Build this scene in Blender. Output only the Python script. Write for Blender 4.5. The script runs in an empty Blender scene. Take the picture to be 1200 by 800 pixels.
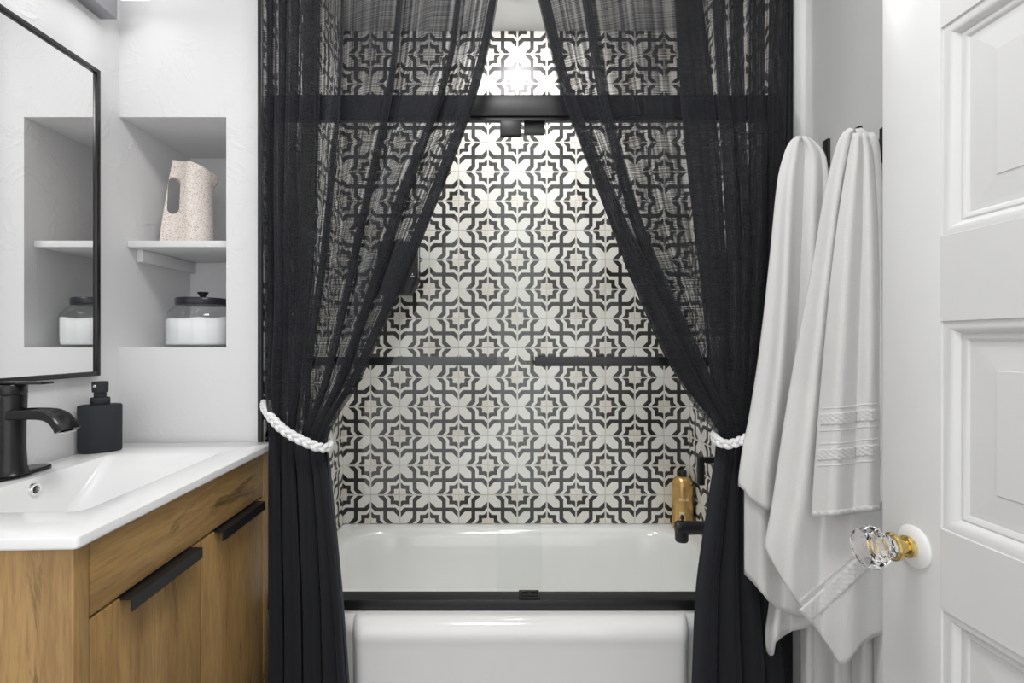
import bpy, bmesh, math, random
import numpy as np
from mathutils import Vector, Matrix

random.seed(7)
SC = bpy.context.scene
COL = SC.collection

# ------------------------------------------------------------------ camera
H = 1.17            # camera height
F = 600.0           # focal length in pixels of the 1200 px frame
VX, VY = 590.0, 400.0
cam_d = bpy.data.cameras.new('camera')
cam_d.sensor_width = 36.0
cam_d.lens = 18.0
cam_d.shift_x = (600.0 - VX) / 1200.0
cam_d.clip_start = 0.02
cam = bpy.data.objects.new('camera', cam_d)
cam.location = (0, 0, H)
cam.rotation_euler = (math.pi / 2, 0, 0)
COL.objects.link(cam)
SC.camera = cam

# ------------------------------------------------------------------ world, lights, exposure
w = bpy.data.worlds.new('world'); SC.world = w; w.use_nodes = True
w.node_tree.nodes['Background'].inputs[0].default_value = (0.985, 0.99, 1.0, 1)
w.node_tree.nodes['Background'].inputs[1].default_value = 1.68
SC.view_settings.view_transform = 'Standard'
SC.view_settings.look = 'None'
SC.view_settings.gamma = 1.0
SC.view_settings.use_curve_mapping = False
SC.view_settings.exposure = 0.05
try:
    SC.cycles.transparent_max_bounces = 40
    SC.cycles.max_bounces = 12
    SC.cycles.sample_clamp_indirect = 4.0
except Exception:
    pass

def area_light(name, loc, size, power, color=(1, 1, 1), rot=(0, 0, 0), shape='DISK', size_y=None):
    d = bpy.data.lights.new(name, 'AREA'); d.energy = power; d.color = color
    d.shape = shape; d.size = size
    if size_y: d.size_y = size_y
    o = bpy.data.objects.new(name, d); o.location = loc; o.rotation_euler = rot
    COL.objects.link(o); return o

area_light('room_fill_light', (-0.10, 0.60, 2.44), 0.45, 13, (1.0, 0.995, 0.985))  # added overhead fill to brighten the room, out of view, no fixture

# ------------------------------------------------------------------ materials
def new_mat(name):
    m = bpy.data.materials.new(name); m.use_nodes = True
    nt = m.node_tree
    return m, nt, nt.nodes['Principled BSDF']

def N(nt, typ, **kw):
    n = nt.nodes.new(typ)
    for k, v in kw.items():
        if k in n.inputs: n.inputs[k].default_value = v
        else: setattr(n, k, v)
    return n

def L(nt, a, ao, b, bi):
    nt.links.new(a.outputs[ao], b.inputs[bi])

def ramp(nt, stops):
    r = nt.nodes.new('ShaderNodeValToRGB')
    el = r.color_ramp.elements
    while len(el) > 1: el.remove(el[-1])
    el[0].position = stops[0][0]; el[0].color = stops[0][1]
    for p, c in stops[1:]:
        e = el.new(p); e.color = c
    return r

def g(v): return (v, v, v, 1)
def c4(c): return (c[0], c[1], c[2], 1)

def mat_simple(name, col, rough=0.5, metal=0.0, noise=0.0, nscale=30, bump=0.0, bscale=200, coat=0.0, spec=0.5):
    m, nt, b = new_mat(name)
    b.inputs['Base Color'].default_value = c4(col)
    b.inputs['Roughness'].default_value = rough
    b.inputs['Metallic'].default_value = metal
    b.inputs['Specular IOR Level'].default_value = spec
    if coat: b.inputs['Coat Weight'].default_value = coat
    tc = N(nt, 'ShaderNodeTexCoord')
    if noise:
        n = N(nt, 'ShaderNodeTexNoise', Scale=nscale, Detail=4.0)
        L(nt, tc, 'Object', n, 'Vector')
        r = ramp(nt, [(0.3, c4([x * (1 - noise) for x in col])), (0.7, c4([min(1, x * (1 + noise)) for x in col]))])
        L(nt, n, 'Fac', r, 'Fac'); L(nt, r, 'Color', b, 'Base Color')
    if bump:
        n = N(nt, 'ShaderNodeTexNoise', Scale=bscale, Detail=3.0)
        L(nt, tc, 'Object', n, 'Vector')
        bp = N(nt, 'ShaderNodeBump', Strength=bump, Distance=0.002)
        L(nt, n, 'Fac', bp, 'Height'); L(nt, bp, 'Normal', b, 'Normal')
    return m

def mat_plaster(name, col, strength=0.5):
    m, nt, b = new_mat(name)
    b.inputs['Roughness'].default_value = 0.62
    tc = N(nt, 'ShaderNodeTexCoord')
    n1 = N(nt, 'ShaderNodeTexNoise', Scale=5.5, Detail=5.0, Roughness=0.55, Distortion=0.8)
    L(nt, tc, 'Object', n1, 'Vector')
    # skip-trowel ridges: thin contour lines of a warped noise, kept to patches
    r1 = ramp(nt, [(0.0, g(0)), (0.44, g(0.0)), (0.5, g(0.7)), (0.515, g(0.35)), (0.7, g(0.3)), (1.0, g(0.3))])
    L(nt, n1, 'Fac', r1, 'Fac')
    n2 = N(nt, 'ShaderNodeTexNoise', Scale=3.1, Detail=2.0)
    L(nt, tc, 'Object', n2, 'Vector')
    r2 = ramp(nt, [(0.45, g(0.03)), (0.62, g(1))])
    L(nt, n2, 'Fac', r2, 'Fac')
    mul = N(nt, 'ShaderNodeMath', operation='MULTIPLY')
    L(nt, r1, 'Color', mul, 0); L(nt, r2, 'Color', mul, 1)
    n3 = N(nt, 'ShaderNodeTexNoise', Scale=26.0, Detail=4.0)
    L(nt, tc, 'Object', n3, 'Vector')
    m3 = N(nt, 'ShaderNodeMath', operation='MULTIPLY'); m3.inputs[1].default_value = 0.30
    L(nt, n3, 'Fac', m3, 0)
    add = N(nt, 'ShaderNodeMath', operation='ADD')
    L(nt, mul, 0, add, 0); L(nt, m3, 0, add, 1)
    bp = N(nt, 'ShaderNodeBump', Strength=strength, Distance=0.006)
    L(nt, add, 0, bp, 'Height'); L(nt, bp, 'Normal', b, 'Normal')
    n4 = N(nt, 'ShaderNodeTexNoise', Scale=2.0, Detail=3.0)
    L(nt, tc, 'Object', n4, 'Vector')
    r4 = ramp(nt, [(0.3, c4([x * 0.97 for x in col])), (0.7, c4(col))])
    L(nt, n4, 'Fac', r4, 'Fac'); L(nt, r4, 'Color', b, 'Base Color')
    return m

def mat_wood(name, axis):
    """oak veneer, grain running along the given object axis"""
    m, nt, b = new_mat(name)
    b.inputs['Roughness'].default_value = 0.5
    tc = N(nt, 'ShaderNodeTexCoord')
    oi = N(nt, 'ShaderNodeObjectInfo')
    mp = N(nt, 'ShaderNodeMapping')
    sc = {'z': (1, 1, 0.09), 'y': (1, 0.09, 1)}[axis]
    mp.inputs['Scale'].default_value = sc
    va = N(nt, 'ShaderNodeVectorMath', operation='ADD')
    vm = N(nt, 'ShaderNodeVectorMath', operation='SCALE'); vm.inputs['Scale'].default_value = 7.0
    comb = N(nt, 'ShaderNodeCombineXYZ')
    L(nt, oi, 'Random', comb, 0); L(nt, oi, 'Random', comb, 1); L(nt, oi, 'Random', comb, 2)
    L(nt, comb, 0, vm, 0)
    L(nt, tc, 'Object', va, 0); L(nt, vm, 0, va, 1)
    L(nt, va, 0, mp, 'Vector')
    big = N(nt, 'ShaderNodeTexNoise', Scale=9.0, Detail=5.0, Roughness=0.6, Distortion=0.9)
    L(nt, mp, 'Vector', big, 'Vector')
    fine = N(nt, 'ShaderNodeTexNoise', Scale=150.0, Detail=4.0, Roughness=0.65)
    L(nt, mp, 'Vector', fine, 'Vector')
    r = ramp(nt, [(0.25, (0.25, 0.136, 0.046, 1)), (0.45, (0.355, 0.208, 0.073, 1)),
                  (0.6, (0.42, 0.252, 0.092, 1)), (0.8, (0.48, 0.302, 0.12, 1))])
    L(nt, big, 'Fac', r, 'Fac')
    r2 = ramp(nt, [(0.32, g(0.74)), (0.6, g(1.06))])
    L(nt, fine, 'Fac', r2, 'Fac')
    mx = N(nt, 'ShaderNodeMix', data_type='RGBA', blend_type='MULTIPLY'); mx.inputs[0].default_value = 1.0
    nt.links.new(r.outputs['Color'], mx.inputs[6]); nt.links.new(r2.outputs['Color'], mx.inputs[7])
    # dark cracks and knots
    mp2 = N(nt, 'ShaderNodeMapping')
    mp2.inputs['Scale'].default_value = {'z': (1, 1, 0.2), 'y': (1, 0.2, 1)}[axis]
    L(nt, va, 0, mp2, 'Vector')
    kn = N(nt, 'ShaderNodeTexNoise', Scale=17.0, Detail=6.0, Roughness=0.72, Distortion=0.8)
    L(nt, mp2, 'Vector', kn, 'Vector')
    rk = ramp(nt, [(0.585, g(1.0)), (0.63, g(0.68)), (0.69, g(0.26))])
    L(nt, kn, 'Fac', rk, 'Fac')
    mx2 = N(nt, 'ShaderNodeMix', data_type='RGBA', blend_type='MULTIPLY'); mx2.inputs[0].default_value = 1.0
    nt.links.new(mx.outputs[2], mx2.inputs[6]); nt.links.new(rk.outputs['Color'], mx2.inputs[7])
    nt.links.new(mx2.outputs[2], b.inputs['Base Color'])
    bp = N(nt, 'ShaderNodeBump', Strength=0.25, Distance=0.001)
    L(nt, fine, 'Fac', bp, 'Height'); L(nt, bp, 'Normal', b, 'Normal')
    return m

def mat_tile(name, lo, hi, rough):
    """cement tile body colour: differs a little from tile to tile and is worn in patches"""
    m, nt, b = new_mat(name)
    b.inputs['Roughness'].default_value = rough
    b.inputs['Specular IOR Level'].default_value = 0.25
    geo = N(nt, 'ShaderNodeNewGeometry')
    oi = N(nt, 'ShaderNodeObjectInfo')
    n = N(nt, 'ShaderNodeTexNoise', Scale=7.0, Detail=4.0)
    L(nt, geo, 'Position', n, 'Vector')
    n2 = N(nt, 'ShaderNodeTexNoise', Scale=70.0, Detail=3.0)
    L(nt, geo, 'Position', n2, 'Vector')
    a = N(nt, 'ShaderNodeMath', operation='MULTIPLY'); a.inputs[1].default_value = 0.45
    L(nt, oi, 'Random', a, 0)
    c = N(nt, 'ShaderNodeMath', operation='MULTIPLY_ADD'); c.inputs[1].default_value = 0.7
    L(nt, n, 'Fac', c, 0); L(nt, a, 0, c, 2)
    d = N(nt, 'ShaderNodeMath', operation='MULTIPLY_ADD'); d.inputs[1].default_value = 0.35
    L(nt, n2, 'Fac', d, 0); L(nt, c, 0, d, 2)
    r = ramp(nt, [(0.4, c4(lo)), (1.05, c4(hi))])
    L(nt, d, 0, r, 'Fac'); L(nt, r, 'Color', b, 'Base Color')
    bp = N(nt, 'ShaderNodeBump', Strength=0.12, Distance=0.002)
    L(nt, n, 'Fac', bp, 'Height'); L(nt, bp, 'Normal', b, 'Normal')
    return m

def mat_thin_glass(name, tint, rough=0.0, f0=0.03):
    m, nt, b = new_mat(name)
    nt.nodes.remove(b)
    out = nt.nodes['Material Output']
    tr = N(nt, 'ShaderNodeBsdfTransparent'); tr.inputs['Color'].default_value = c4(tint)
    gl = N(nt, 'ShaderNodeBsdfGlossy'); gl.inputs['Roughness'].default_value = rough
    lw = N(nt, 'ShaderNodeLayerWeight'); lw.inputs['Blend'].default_value = 0.5
    pw = N(nt, 'ShaderNodeMath', operation='POWER'); pw.inputs[1].default_value = 5.0
    L(nt, lw, 'Facing', pw, 0)
    fr = N(nt, 'ShaderNodeMath', operation='MULTIPLY_ADD'); fr.inputs[1].default_value = 0.9; fr.inputs[2].default_value = f0
    L(nt, pw, 0, fr, 0)
    mx = N(nt, 'ShaderNodeMixShader')
    L(nt, fr, 0, mx, 0); L(nt, tr, 0, mx, 1); L(nt, gl, 0, mx, 2)
    L(nt, mx, 0, out, 'Surface')
    return m

def mat_solid_glass(name, tint):
    m, nt, b = new_mat(name)
    b.inputs['Base Color'].default_value = c4(tint)
    b.inputs['Roughness'].default_value = 0.01
    b.inputs['IOR'].default_value = 1.5
    b.inputs['Transmission Weight'].default_value = 1.0
    return m

def mat_curtain(name):
    """open-weave black linen: threads are opaque, the gaps between them let light through"""
    m, nt, b = new_mat(name)
    out = nt.nodes['Material Output']
    uv = N(nt, 'ShaderNodeUVMap')
    sep = N(nt, 'ShaderNodeSeparateXYZ'); L(nt, uv, 'UV', sep, 0)
    na = N(nt, 'ShaderNodeTexNoise', noise_dimensions='1D', Scale=210.0, Detail=2.0, Roughness=0.6)
    nb = N(nt, 'ShaderNodeTexNoise', noise_dimensions='1D', Scale=390.0, Detail=2.0, Roughness=0.6)
    L(nt, sep, 0, na, 'W'); L(nt, sep, 1, nb, 'W')
    add = N(nt, 'ShaderNodeMath', operation='ADD'); L(nt, na, 'Fac', add, 0); L(nt, nb, 'Fac', add, 1)
    big = N(nt, 'ShaderNodeTexNoise', Scale=60.0, Detail=4.0, Roughness=0.7)
    L(nt, uv, 'UV', big, 'Vector')
    mad = N(nt, 'ShaderNodeMath', operation='MULTIPLY_ADD'); mad.inputs[1].default_value = 0.35
    L(nt, big, 'Fac', mad, 0); L(nt, add, 0, mad, 2)
    r = ramp(nt, [(0.90 / 1.6, g(0.99)), (1.17 / 1.6, g(0.77)), (1.42 / 1.6, g(0.45))])
    dv = N(nt, 'ShaderNodeMath', operation='DIVIDE'); dv.inputs[1].default_value = 1.6
    L(nt, mad, 0, dv, 0); L(nt, dv, 0, r, 'Fac')
    b.inputs['Base Color'].default_value = (0.0190, 0.0198, 0.0228, 1)
    b.inputs['Roughness'].default_value = 0.85
    b.inputs['Specular IOR Level'].default_value = 0.12
    b.inputs['Sheen Weight'].default_value = 0.10
    b.inputs['Sheen Roughness'].default_value = 0.5
    b.inputs['Sheen Tint'].default_value = (0.75, 0.8, 0.95, 1)
    bp = N(nt, 'ShaderNodeBump', Strength=0.12, Distance=0.0006)
    L(nt, add, 0, bp, 'Height'); L(nt, bp, 'Normal', b, 'Normal')
    tr = N(nt, 'ShaderNodeBsdfTransparent')
    mx = N(nt, 'ShaderNodeMixShader')
    at = N(nt, 'ShaderNodeAttribute', attribute_name='gather')      # tightly gathered cloth lies several threads deep
    mxx = N(nt, 'ShaderNodeMath', operation='MAXIMUM')
    L(nt, r, 'Color', mxx, 0); L(nt, at, 'Fac', mxx, 1)
    L(nt, mxx, 0, mx, 0); L(nt, tr, 0, mx, 1); L(nt, b, 0, mx, 2)
    L(nt, mx, 0, out, 'Surface')
    return m

def mat_towel(name, col):
    m, nt, b = new_mat(name)
    b.inputs['Base Color'].default_value = c4(col)
    b.inputs['Roughness'].default_value = 0.95
    b.inputs['Sheen Weight'].default_value = 0.3
    b.inputs['Specular IOR Level'].default_value = 0.1
    tc = N(nt, 'ShaderNodeTexCoord')
    n = N(nt, 'ShaderNodeTexNoise', Scale=420.0, Detail=3.0)
    L(nt, tc, 'Object', n, 'Vector')
    n2 = N(nt, 'ShaderNodeTexNoise', Scale=45.0, Detail=3.0)
    L(nt, tc, 'Object', n2, 'Vector')
    ad = N(nt, 'ShaderNodeMath', operation='ADD'); L(nt, n, 'Fac', ad, 0); L(nt, n2, 'Fac', ad, 1)
    bp = N(nt, 'ShaderNodeBump', Strength=0.45, Distance=0.002)
    L(nt, ad, 0, bp, 'Height'); L(nt, bp, 'Normal', b, 'Normal')
    return m

def mat_speckle(name):
    m, nt, b = new_mat(name)
    b.inputs['Roughness'].default_value = 0.55
    tc = N(nt, 'ShaderNodeTexCoord')
    v = N(nt, 'ShaderNodeTexNoise', Scale=330.0, Detail=2.0)
    L(nt, tc, 'Object', v, 'Vector')
    r = ramp(nt, [(0.0, (0.40, 0.30, 0.24, 1)), (0.40, (0.50, 0.40, 0.34, 1)), (0.46, (0.80, 0.73, 0.68, 1)), (1, (0.84, 0.78, 0.73, 1))])
    L(nt, v, 'Fac', r, 'Fac'); L(nt, r, 'Color', b, 'Base Color')
    return m

def mat_emit(name, col, s):
    m, nt, b = new_mat(name)
    b.inputs['Base Color'].default_value = c4(col)
    b.inputs['Emission Color'].default_value = c4(col)
    b.inputs['Emission Strength'].default_value = s
    return m

M = {}
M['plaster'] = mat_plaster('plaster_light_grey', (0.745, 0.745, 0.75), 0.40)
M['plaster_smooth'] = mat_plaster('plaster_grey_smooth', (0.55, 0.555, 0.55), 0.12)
M['ceiling'] = mat_simple('ceiling_paint', (0.84, 0.84, 0.83), 0.8, bump=0.15, bscale=90)
M['floor'] = mat_simple('floor_grey', (0.24, 0.235, 0.23), 0.4, noise=0.15, nscale=6)
M['grout'] = mat_simple('grout', (0.62, 0.57, 0.51), 0.9, noise=0.1, nscale=40)
M['cream'] = mat_tile('tile_cream', (0.80, 0.77, 0.71), (0.88, 0.87, 0.84), 0.27)
M['ink'] = mat_tile('tile_ink', (0.016, 0.014, 0.012), (0.068, 0.067, 0.065), 0.30)
M['rose'] = mat_tile('tile_star', (0.74, 0.67, 0.59), (0.85, 0.82, 0.77), 0.27)
M['black_metal'] = mat_simple('matte_black_metal', (0.012, 0.012, 0.013), 0.42, 0.0, noise=0.2, nscale=60)
M['black_satin'] = mat_simple('satin_black_metal', (0.02, 0.02, 0.02), 0.26, 0.4)
M['grey_metal'] = mat_simple('brushed_grey_metal', (0.30, 0.30, 0.32), 0.38, 0.7)
M['tub'] = mat_simple('white_enamel', (0.89, 0.885, 0.875), 0.12, coat=0.3, noise=0.01, nscale=5)
M['ceramic'] = mat_simple('white_ceramic', (0.88, 0.88, 0.88), 0.10, noise=0.005, nscale=5)
M['wood_z'] = mat_wood('oak_vertical', 'z')
M['wood_y'] = mat_wood('oak_horizontal', 'y')
M['gap'] = mat_simple('cabinet_inside', (0.03, 0.018, 0.010), 0.9, noise=0.1)
M['door'] = mat_simple('door_white_paint', (0.69, 0.69, 0.685), 0.33, bump=0.06, bscale=60, noise=0.012, nscale=12)
M['glass'] = mat_thin_glass('shower_glass', (0.985, 0.992, 0.987), 0.0, 0.02)
M['jar_glass'] = mat_thin_glass('jar_glass', (0.965, 0.97, 0.97))
M['knob_glass'] = mat_solid_glass('knob_glass', (0.97, 0.95, 0.965))
M['brass'] = mat_simple('aged_brass', (0.72, 0.54, 0.20), 0.22, 1.0, noise=0.25, nscale=120)
M['chrome'] = mat_simple('chrome', (0.85, 0.85, 0.86), 0.08, 1.0)
M['rosette'] = mat_simple('white_painted_rosette', (0.80, 0.80, 0.80), 0.10, coat=0.5)
M['mirror'] = mat_simple('mirror_silver', (0.90, 0.905, 0.895), 0.0, 1.0)
M['curtain'] = mat_curtain('black_linen')
M['rope'] = mat_towel('white_cotton_rope', (0.88, 0.88, 0.88))
M['towel'] = mat_towel('white_terry', (0.77, 0.765, 0.755))
M['band'] = mat_towel('white_woven_band', (0.79, 0.785, 0.775))
M['speckle'] = mat_speckle('speckled_stoneware')
M['powder'] = mat_simple('white_powder', (0.90, 0.90, 0.91), 0.95, bump=0.2, bscale=300)
M['lid'] = mat_simple('dark_lid', (0.02, 0.021, 0.027), 0.3, 0.3)
M['soap'] = mat_simple('charcoal_rubber', (0.018, 0.020, 0.025), 0.75, bump=0.1, bscale=600)
M['gold'] = mat_simple('gold_bottle', (0.72, 0.45, 0.17), 0.27, 0.65, noise=0.12, nscale=25)
M['gold_print'] = mat_simple('pale_print', (0.92, 0.72, 0.45), 0.3, 0.3)
M['led'] = mat_emit('led_diffuser', (1.0, 0.995, 0.99), 3.6)
M['lens'] = mat_emit('dome_diffuser', (1.0, 0.995, 0.985), 118.0)
M['white_print'] = mat_simple('white_print', (0.8, 0.8, 0.8), 0.5)

# ------------------------------------------------------------------ helpers
def P(px, py, Y):
    return Vector(((px - VX) * Y / F, Y, H + (VY - py) * Y / F))

def link(o, parent=None, local=False):
    COL.objects.link(o)
    if parent is not None:
        o.parent = parent
        if not local:
            o.matrix_parent_inverse = Matrix.Translation(-parent.location)
    return o

def thing(name, label, cat, loc, rotz=0.0, group=None):
    o = bpy.data.objects.new(name, None)
    o.empty_display_size = 0.03
    o.location = loc; o.rotation_euler = (0, 0, rotz)
    o['label'] = label; o['category'] = cat
    if group: o['group'] = group
    COL.objects.link(o)
    return o

def tag(o, label, cat, group=None):
    o['label'] = label; o['category'] = cat
    if group: o['group'] = group
    return o

def mesh_from_bm(name, bm, mats, smooth=False):
    me = bpy.data.meshes.new(name)
    bm.normal_update(); bm.to_mesh(me); bm.free()
    for m in (mats if isinstance(mats, (list, tuple)) else [mats]): me.materials.append(m)
    if smooth:
        for p in me.polygons: p.use_smooth = True
    return me

def obj(name, bm, mat, parent=None, local=False, smooth=False, angle=None):
    me = mesh_from_bm(name, bm, mat, smooth)
    if angle is not None:
        for p in me.polygons: p.use_smooth = True
        me.set_sharp_from_angle(angle=math.radians(angle))
    o = bpy.data.objects.new(name, me)
    return link(o, parent, local)

def add_box(bm, x0, x1, y0, y1, z0, z1, bevel=0.0, segs=2):
    r = bmesh.ops.create_cube(bm, size=1.0)
    vs = r['verts']
    for v in vs:
        v.co = Vector(((x0 + x1) / 2 + v.co.x * (x1 - x0), (y0 + y1) / 2 + v.co.y * (y1 - y0), (z0 + z1) / 2 + v.co.z * (z1 - z0)))
    if bevel:
        es = list({e for v in vs for e in v.link_edges})
        bmesh.ops.bevel(bm, geom=es, offset=bevel, segments=segs, affect='EDGES', profile=0.5)

def box(name, x0, x1, y0, y1, z0, z1, mat, parent=None, bevel=0.0, local=False, segs=2):
    bm = bmesh.new(); add_box(bm, x0, x1, y0, y1, z0, z1, bevel, segs)
    return obj(name, bm, mat, parent, local, angle=(40 if bevel else None))

def struct(o, label=None):
    o['kind'] = 'structure'
    if label: o['label'] = label
    return o

def ring_loft(bm, rings, cap0=True, cap1=True, closed=False):
    """rings: list of lists of points, equal counts"""
    vr = [[bm.verts.new(p) for p in r] for r in rings]
    n = len(vr[0])
    seq = list(range(len(vr) - 1))
    for i in seq:
        for j in range(n):
            k = (j + 1) % n
            bm.faces.new((vr[i][j], vr[i][k], vr[i + 1][k], vr[i + 1][j]))
    if closed:
        for j in range(n):
            k = (j + 1) % n
            bm.faces.new((vr[-1][j], vr[-1][k], vr[0][k], vr[0][j]))
    else:
        if cap0: bm.faces.new(list(reversed(vr[0])))
        if cap1: bm.faces.new(vr[-1])
    return vr

def lathe(bm, prof, center, axis='z', n=32, a0=0.0):
    """prof: (radius, height) list; axis z, x (towards -X) or y (towards -Y)"""
    c = Vector(center); rings = []
    for r, h in prof:
        ring = []
        for i in range(n):
            a = a0 + 2 * math.pi * i / n
            u, v = r * math.cos(a), r * math.sin(a)
            if axis == 'z': p = Vector((u, v, h))
            elif axis == 'x': p = Vector((-h, u, v))
            else: p = Vector((u, -h, v))
            ring.append(c + p)
        rings.append(ring)
    ring_loft(bm, rings, cap0=prof[0][0] > 1e-5, cap1=prof[-1][0] > 1e-5)
    bmesh.ops.remove_doubles(bm, verts=bm.verts, dist=1e-6)
    bmesh.ops.recalc_face_normals(bm, faces=bm.faces)

def rrect(x0, x1, y0, y1, r, z, seg=8):
    pts = []
    for cx, cy, a0 in ((x1 - r, y1 - r, 0), (x0 + r, y1 - r, 90), (x0 + r, y0 + r, 180), (x1 - r, y0 + r, 270)):
        for i in range(seg + 1):
            a = math.radians(a0 + 90.0 * i / seg)
            pts.append(Vector((cx + r * math.cos(a), cy + r * math.sin(a), z)))
    return pts

def catmull(pts, n, closed=False):
    pts = [np.array(p, float) for p in pts]
    out = []
    m = len(pts)
    rng = m if closed else m - 1
    for i in range(rng):
        if closed:
            p0, p1, p2, p3 = pts[i - 1], pts[i], pts[(i + 1) % m], pts[(i + 2) % m]
        else:
            p1, p2 = pts[i], pts[i + 1]
            p0 = pts[i - 1] if i > 0 else 2 * p1 - p2
            p3 = pts[i + 2] if i + 2 < m else 2 * p2 - p1
        for k in range(n):
            t = k / n
            out.append(0.5 * ((2 * p1) + (-p0 + p2) * t + (2 * p0 - 5 * p1 + 4 * p2 - p3) * t * t + (-p0 + 3 * p1 - 3 * p2 + p3) * t ** 3))
    if not closed: out.append(pts[-1])
    return out

def tube(bm, pts, rad, n=10, closed=False, caps=True):
    pts = [Vector(p) for p in pts]
    m = len(pts); rings = []
    prev = None
    for i, p in enumerate(pts):
        a = pts[i - 1] if (i > 0 or closed) else p
        b = pts[(i + 1) % m] if (i < m - 1 or closed) else p
        t = (b - a).normalized()
        if prev is None:
            ref = Vector((0, 0, 1)) if abs(t.z) < 0.9 else Vector((1, 0, 0))
            u = t.cross(ref).normalized()
        else:
            u = (prev - t * prev.dot(t)).normalized()
        prev = u
        v = t.cross(u)
        r = rad(i / max(1, m - 1)) if callable(rad) else rad
        rings.append([p + u * r * math.cos(2 * math.pi * k / n) + v * r * math.sin(2 * math.pi * k / n) for k in range(n)])
    ring_loft(bm, rings, caps, caps, closed)

def grid_mesh(name, pts, mat, uvs=None):
    """pts[row][col]"""
    nr, nc = len(pts), len(pts[0])
    verts = [tuple(p) for r in pts for p in r]
    faces = [(i * nc + j, i * nc + j + 1, (i + 1) * nc + j + 1, (i + 1) * nc + j) for i in range(nr - 1) for j in range(nc - 1)]
    me = bpy.data.meshes.new(name); me.from_pydata(verts, [], faces)
    me.materials.append(mat)
    for p in me.polygons: p.use_smooth = True
    if uvs is not None:
        ul = me.uv_layers.new(name='UVMap')
        flat = [u for r in uvs for u in r]
        for lp in me.loops: ul.data[lp.index].uv = flat[lp.vertex_index]
    me.update()
    return me

def interp(tab, y):
    xs = [t[0] for t in tab]; ys = [t[1] for t in tab]
    return float(np.interp(y, xs, ys))

def sinterp(tab, y):
    """monotone cubic (pchip-like) interpolation of a table"""
    xs = np.array([t[0] for t in tab], float); ys = np.array([t[1] for t in tab], float)
    if y <= xs[0]: return ys[0]
    if y >= xs[-1]: return ys[-1]
    d = np.diff(ys) / np.diff(xs)
    m = np.zeros(len(xs)); m[0] = d[0]; m[-1] = d[-1]
    for i in range(1, len(xs) - 1):
        m[i] = 0 if d[i - 1] * d[i] <= 0 else 2 * d[i - 1] * d[i] / (d[i - 1] + d[i])
    i = int(np.searchsorted(xs, y)) - 1
    h = xs[i + 1] - xs[i]; t = (y - xs[i]) / h
    return float((2 * t**3 - 3 * t**2 + 1) * ys[i] + (t**3 - 2 * t**2 + t) * h * m[i] + (-2 * t**3 + 3 * t**2) * ys[i + 1] + (t**3 - t**2) * h * m[i + 1])

# ------------------------------------------------------------------ key dimensions
YB = 2.215          # face of the tiles behind the tub
YF = 1.463          # plane of the niche wall / mouth of the alcove
XL = -1.097         # left wall
XR = 0.824          # right wall
TL, TR = -0.694, 0.806   # tile faces at the ends of the tub
ZC = 2.514          # ceiling
ZT = 0.38           # tub rim
TH = 0.004          # tile stands proud of the grout by this
YN = 1.794          # back of the niche

# ------------------------------------------------------------------ structure
struct(box('floor', -1.3, 1.1, -0.9, 2.4, -0.10, 0.0, M['floor']), 'grey bathroom floor')
struct(box('ceiling', -1.3, 1.1, -0.9, 2.4, ZC, ZC + 0.1, M['ceiling']), 'white painted ceiling')
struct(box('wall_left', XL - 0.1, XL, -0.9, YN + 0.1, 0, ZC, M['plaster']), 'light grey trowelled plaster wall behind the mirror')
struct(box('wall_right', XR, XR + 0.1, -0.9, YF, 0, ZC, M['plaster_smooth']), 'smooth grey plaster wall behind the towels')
bm = bmesh.new()
NX = -0.792
add_box(bm, XL, TL - TH, YF, YN + 0.1, 1.811, ZC)
add_box(bm, XL, TL - TH, YF, YN + 0.1, 0.0, 1.153)
add_box(bm, NX, TL - TH, YF, YN + 0.1, 1.153, 1.811)
add_box(bm, XL, NX, YN, YN + 0.1, 1.153, 1.811)
struct(obj('wall_niche', bm, M['plaster']), 'light grey plaster wall with a recessed shelf niche')
wb = struct(box('wall_back', -0.8, 0.95, YB + TH, YB + 0.12, 0, ZC, M['grout']), 'tub wall covered in black and cream patterned cement tiles')
bm = bmesh.new(); add_box(bm, TL - TH - 0.02, TL - TH, YF + 0.005, YB + TH, 0, ZC)
wl = struct(obj('wall_tub_left', bm, M['grout']), 'narrow tiled wall at the left end of the tub')
bm = bmesh.new(); add_box(bm, TR + TH, TR + 0.1, YF + 0.005, YB + TH, 0, ZC)
wr = struct(obj('wall_tub_right', bm, M['grout']), 'tiled wall at the right end of the tub behind the tub spout')
# black metal edge trims at the mouth of the alcove
struct(box('trim_1', TL - TH - 0.003, TL + 0.004, YF - 0.004, YF + 0.010, 0, ZC, M['black_metal'], bevel=0.001), 'black metal tile edge trim beside the niche wall')
struct(box('trim_2', TR - 0.004, XR + 0.004, YF - 0.004, YF + 0.008, 0, ZC, M['black_metal'], bevel=0.001), 'black metal tile edge trim beside the grey wall')

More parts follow.
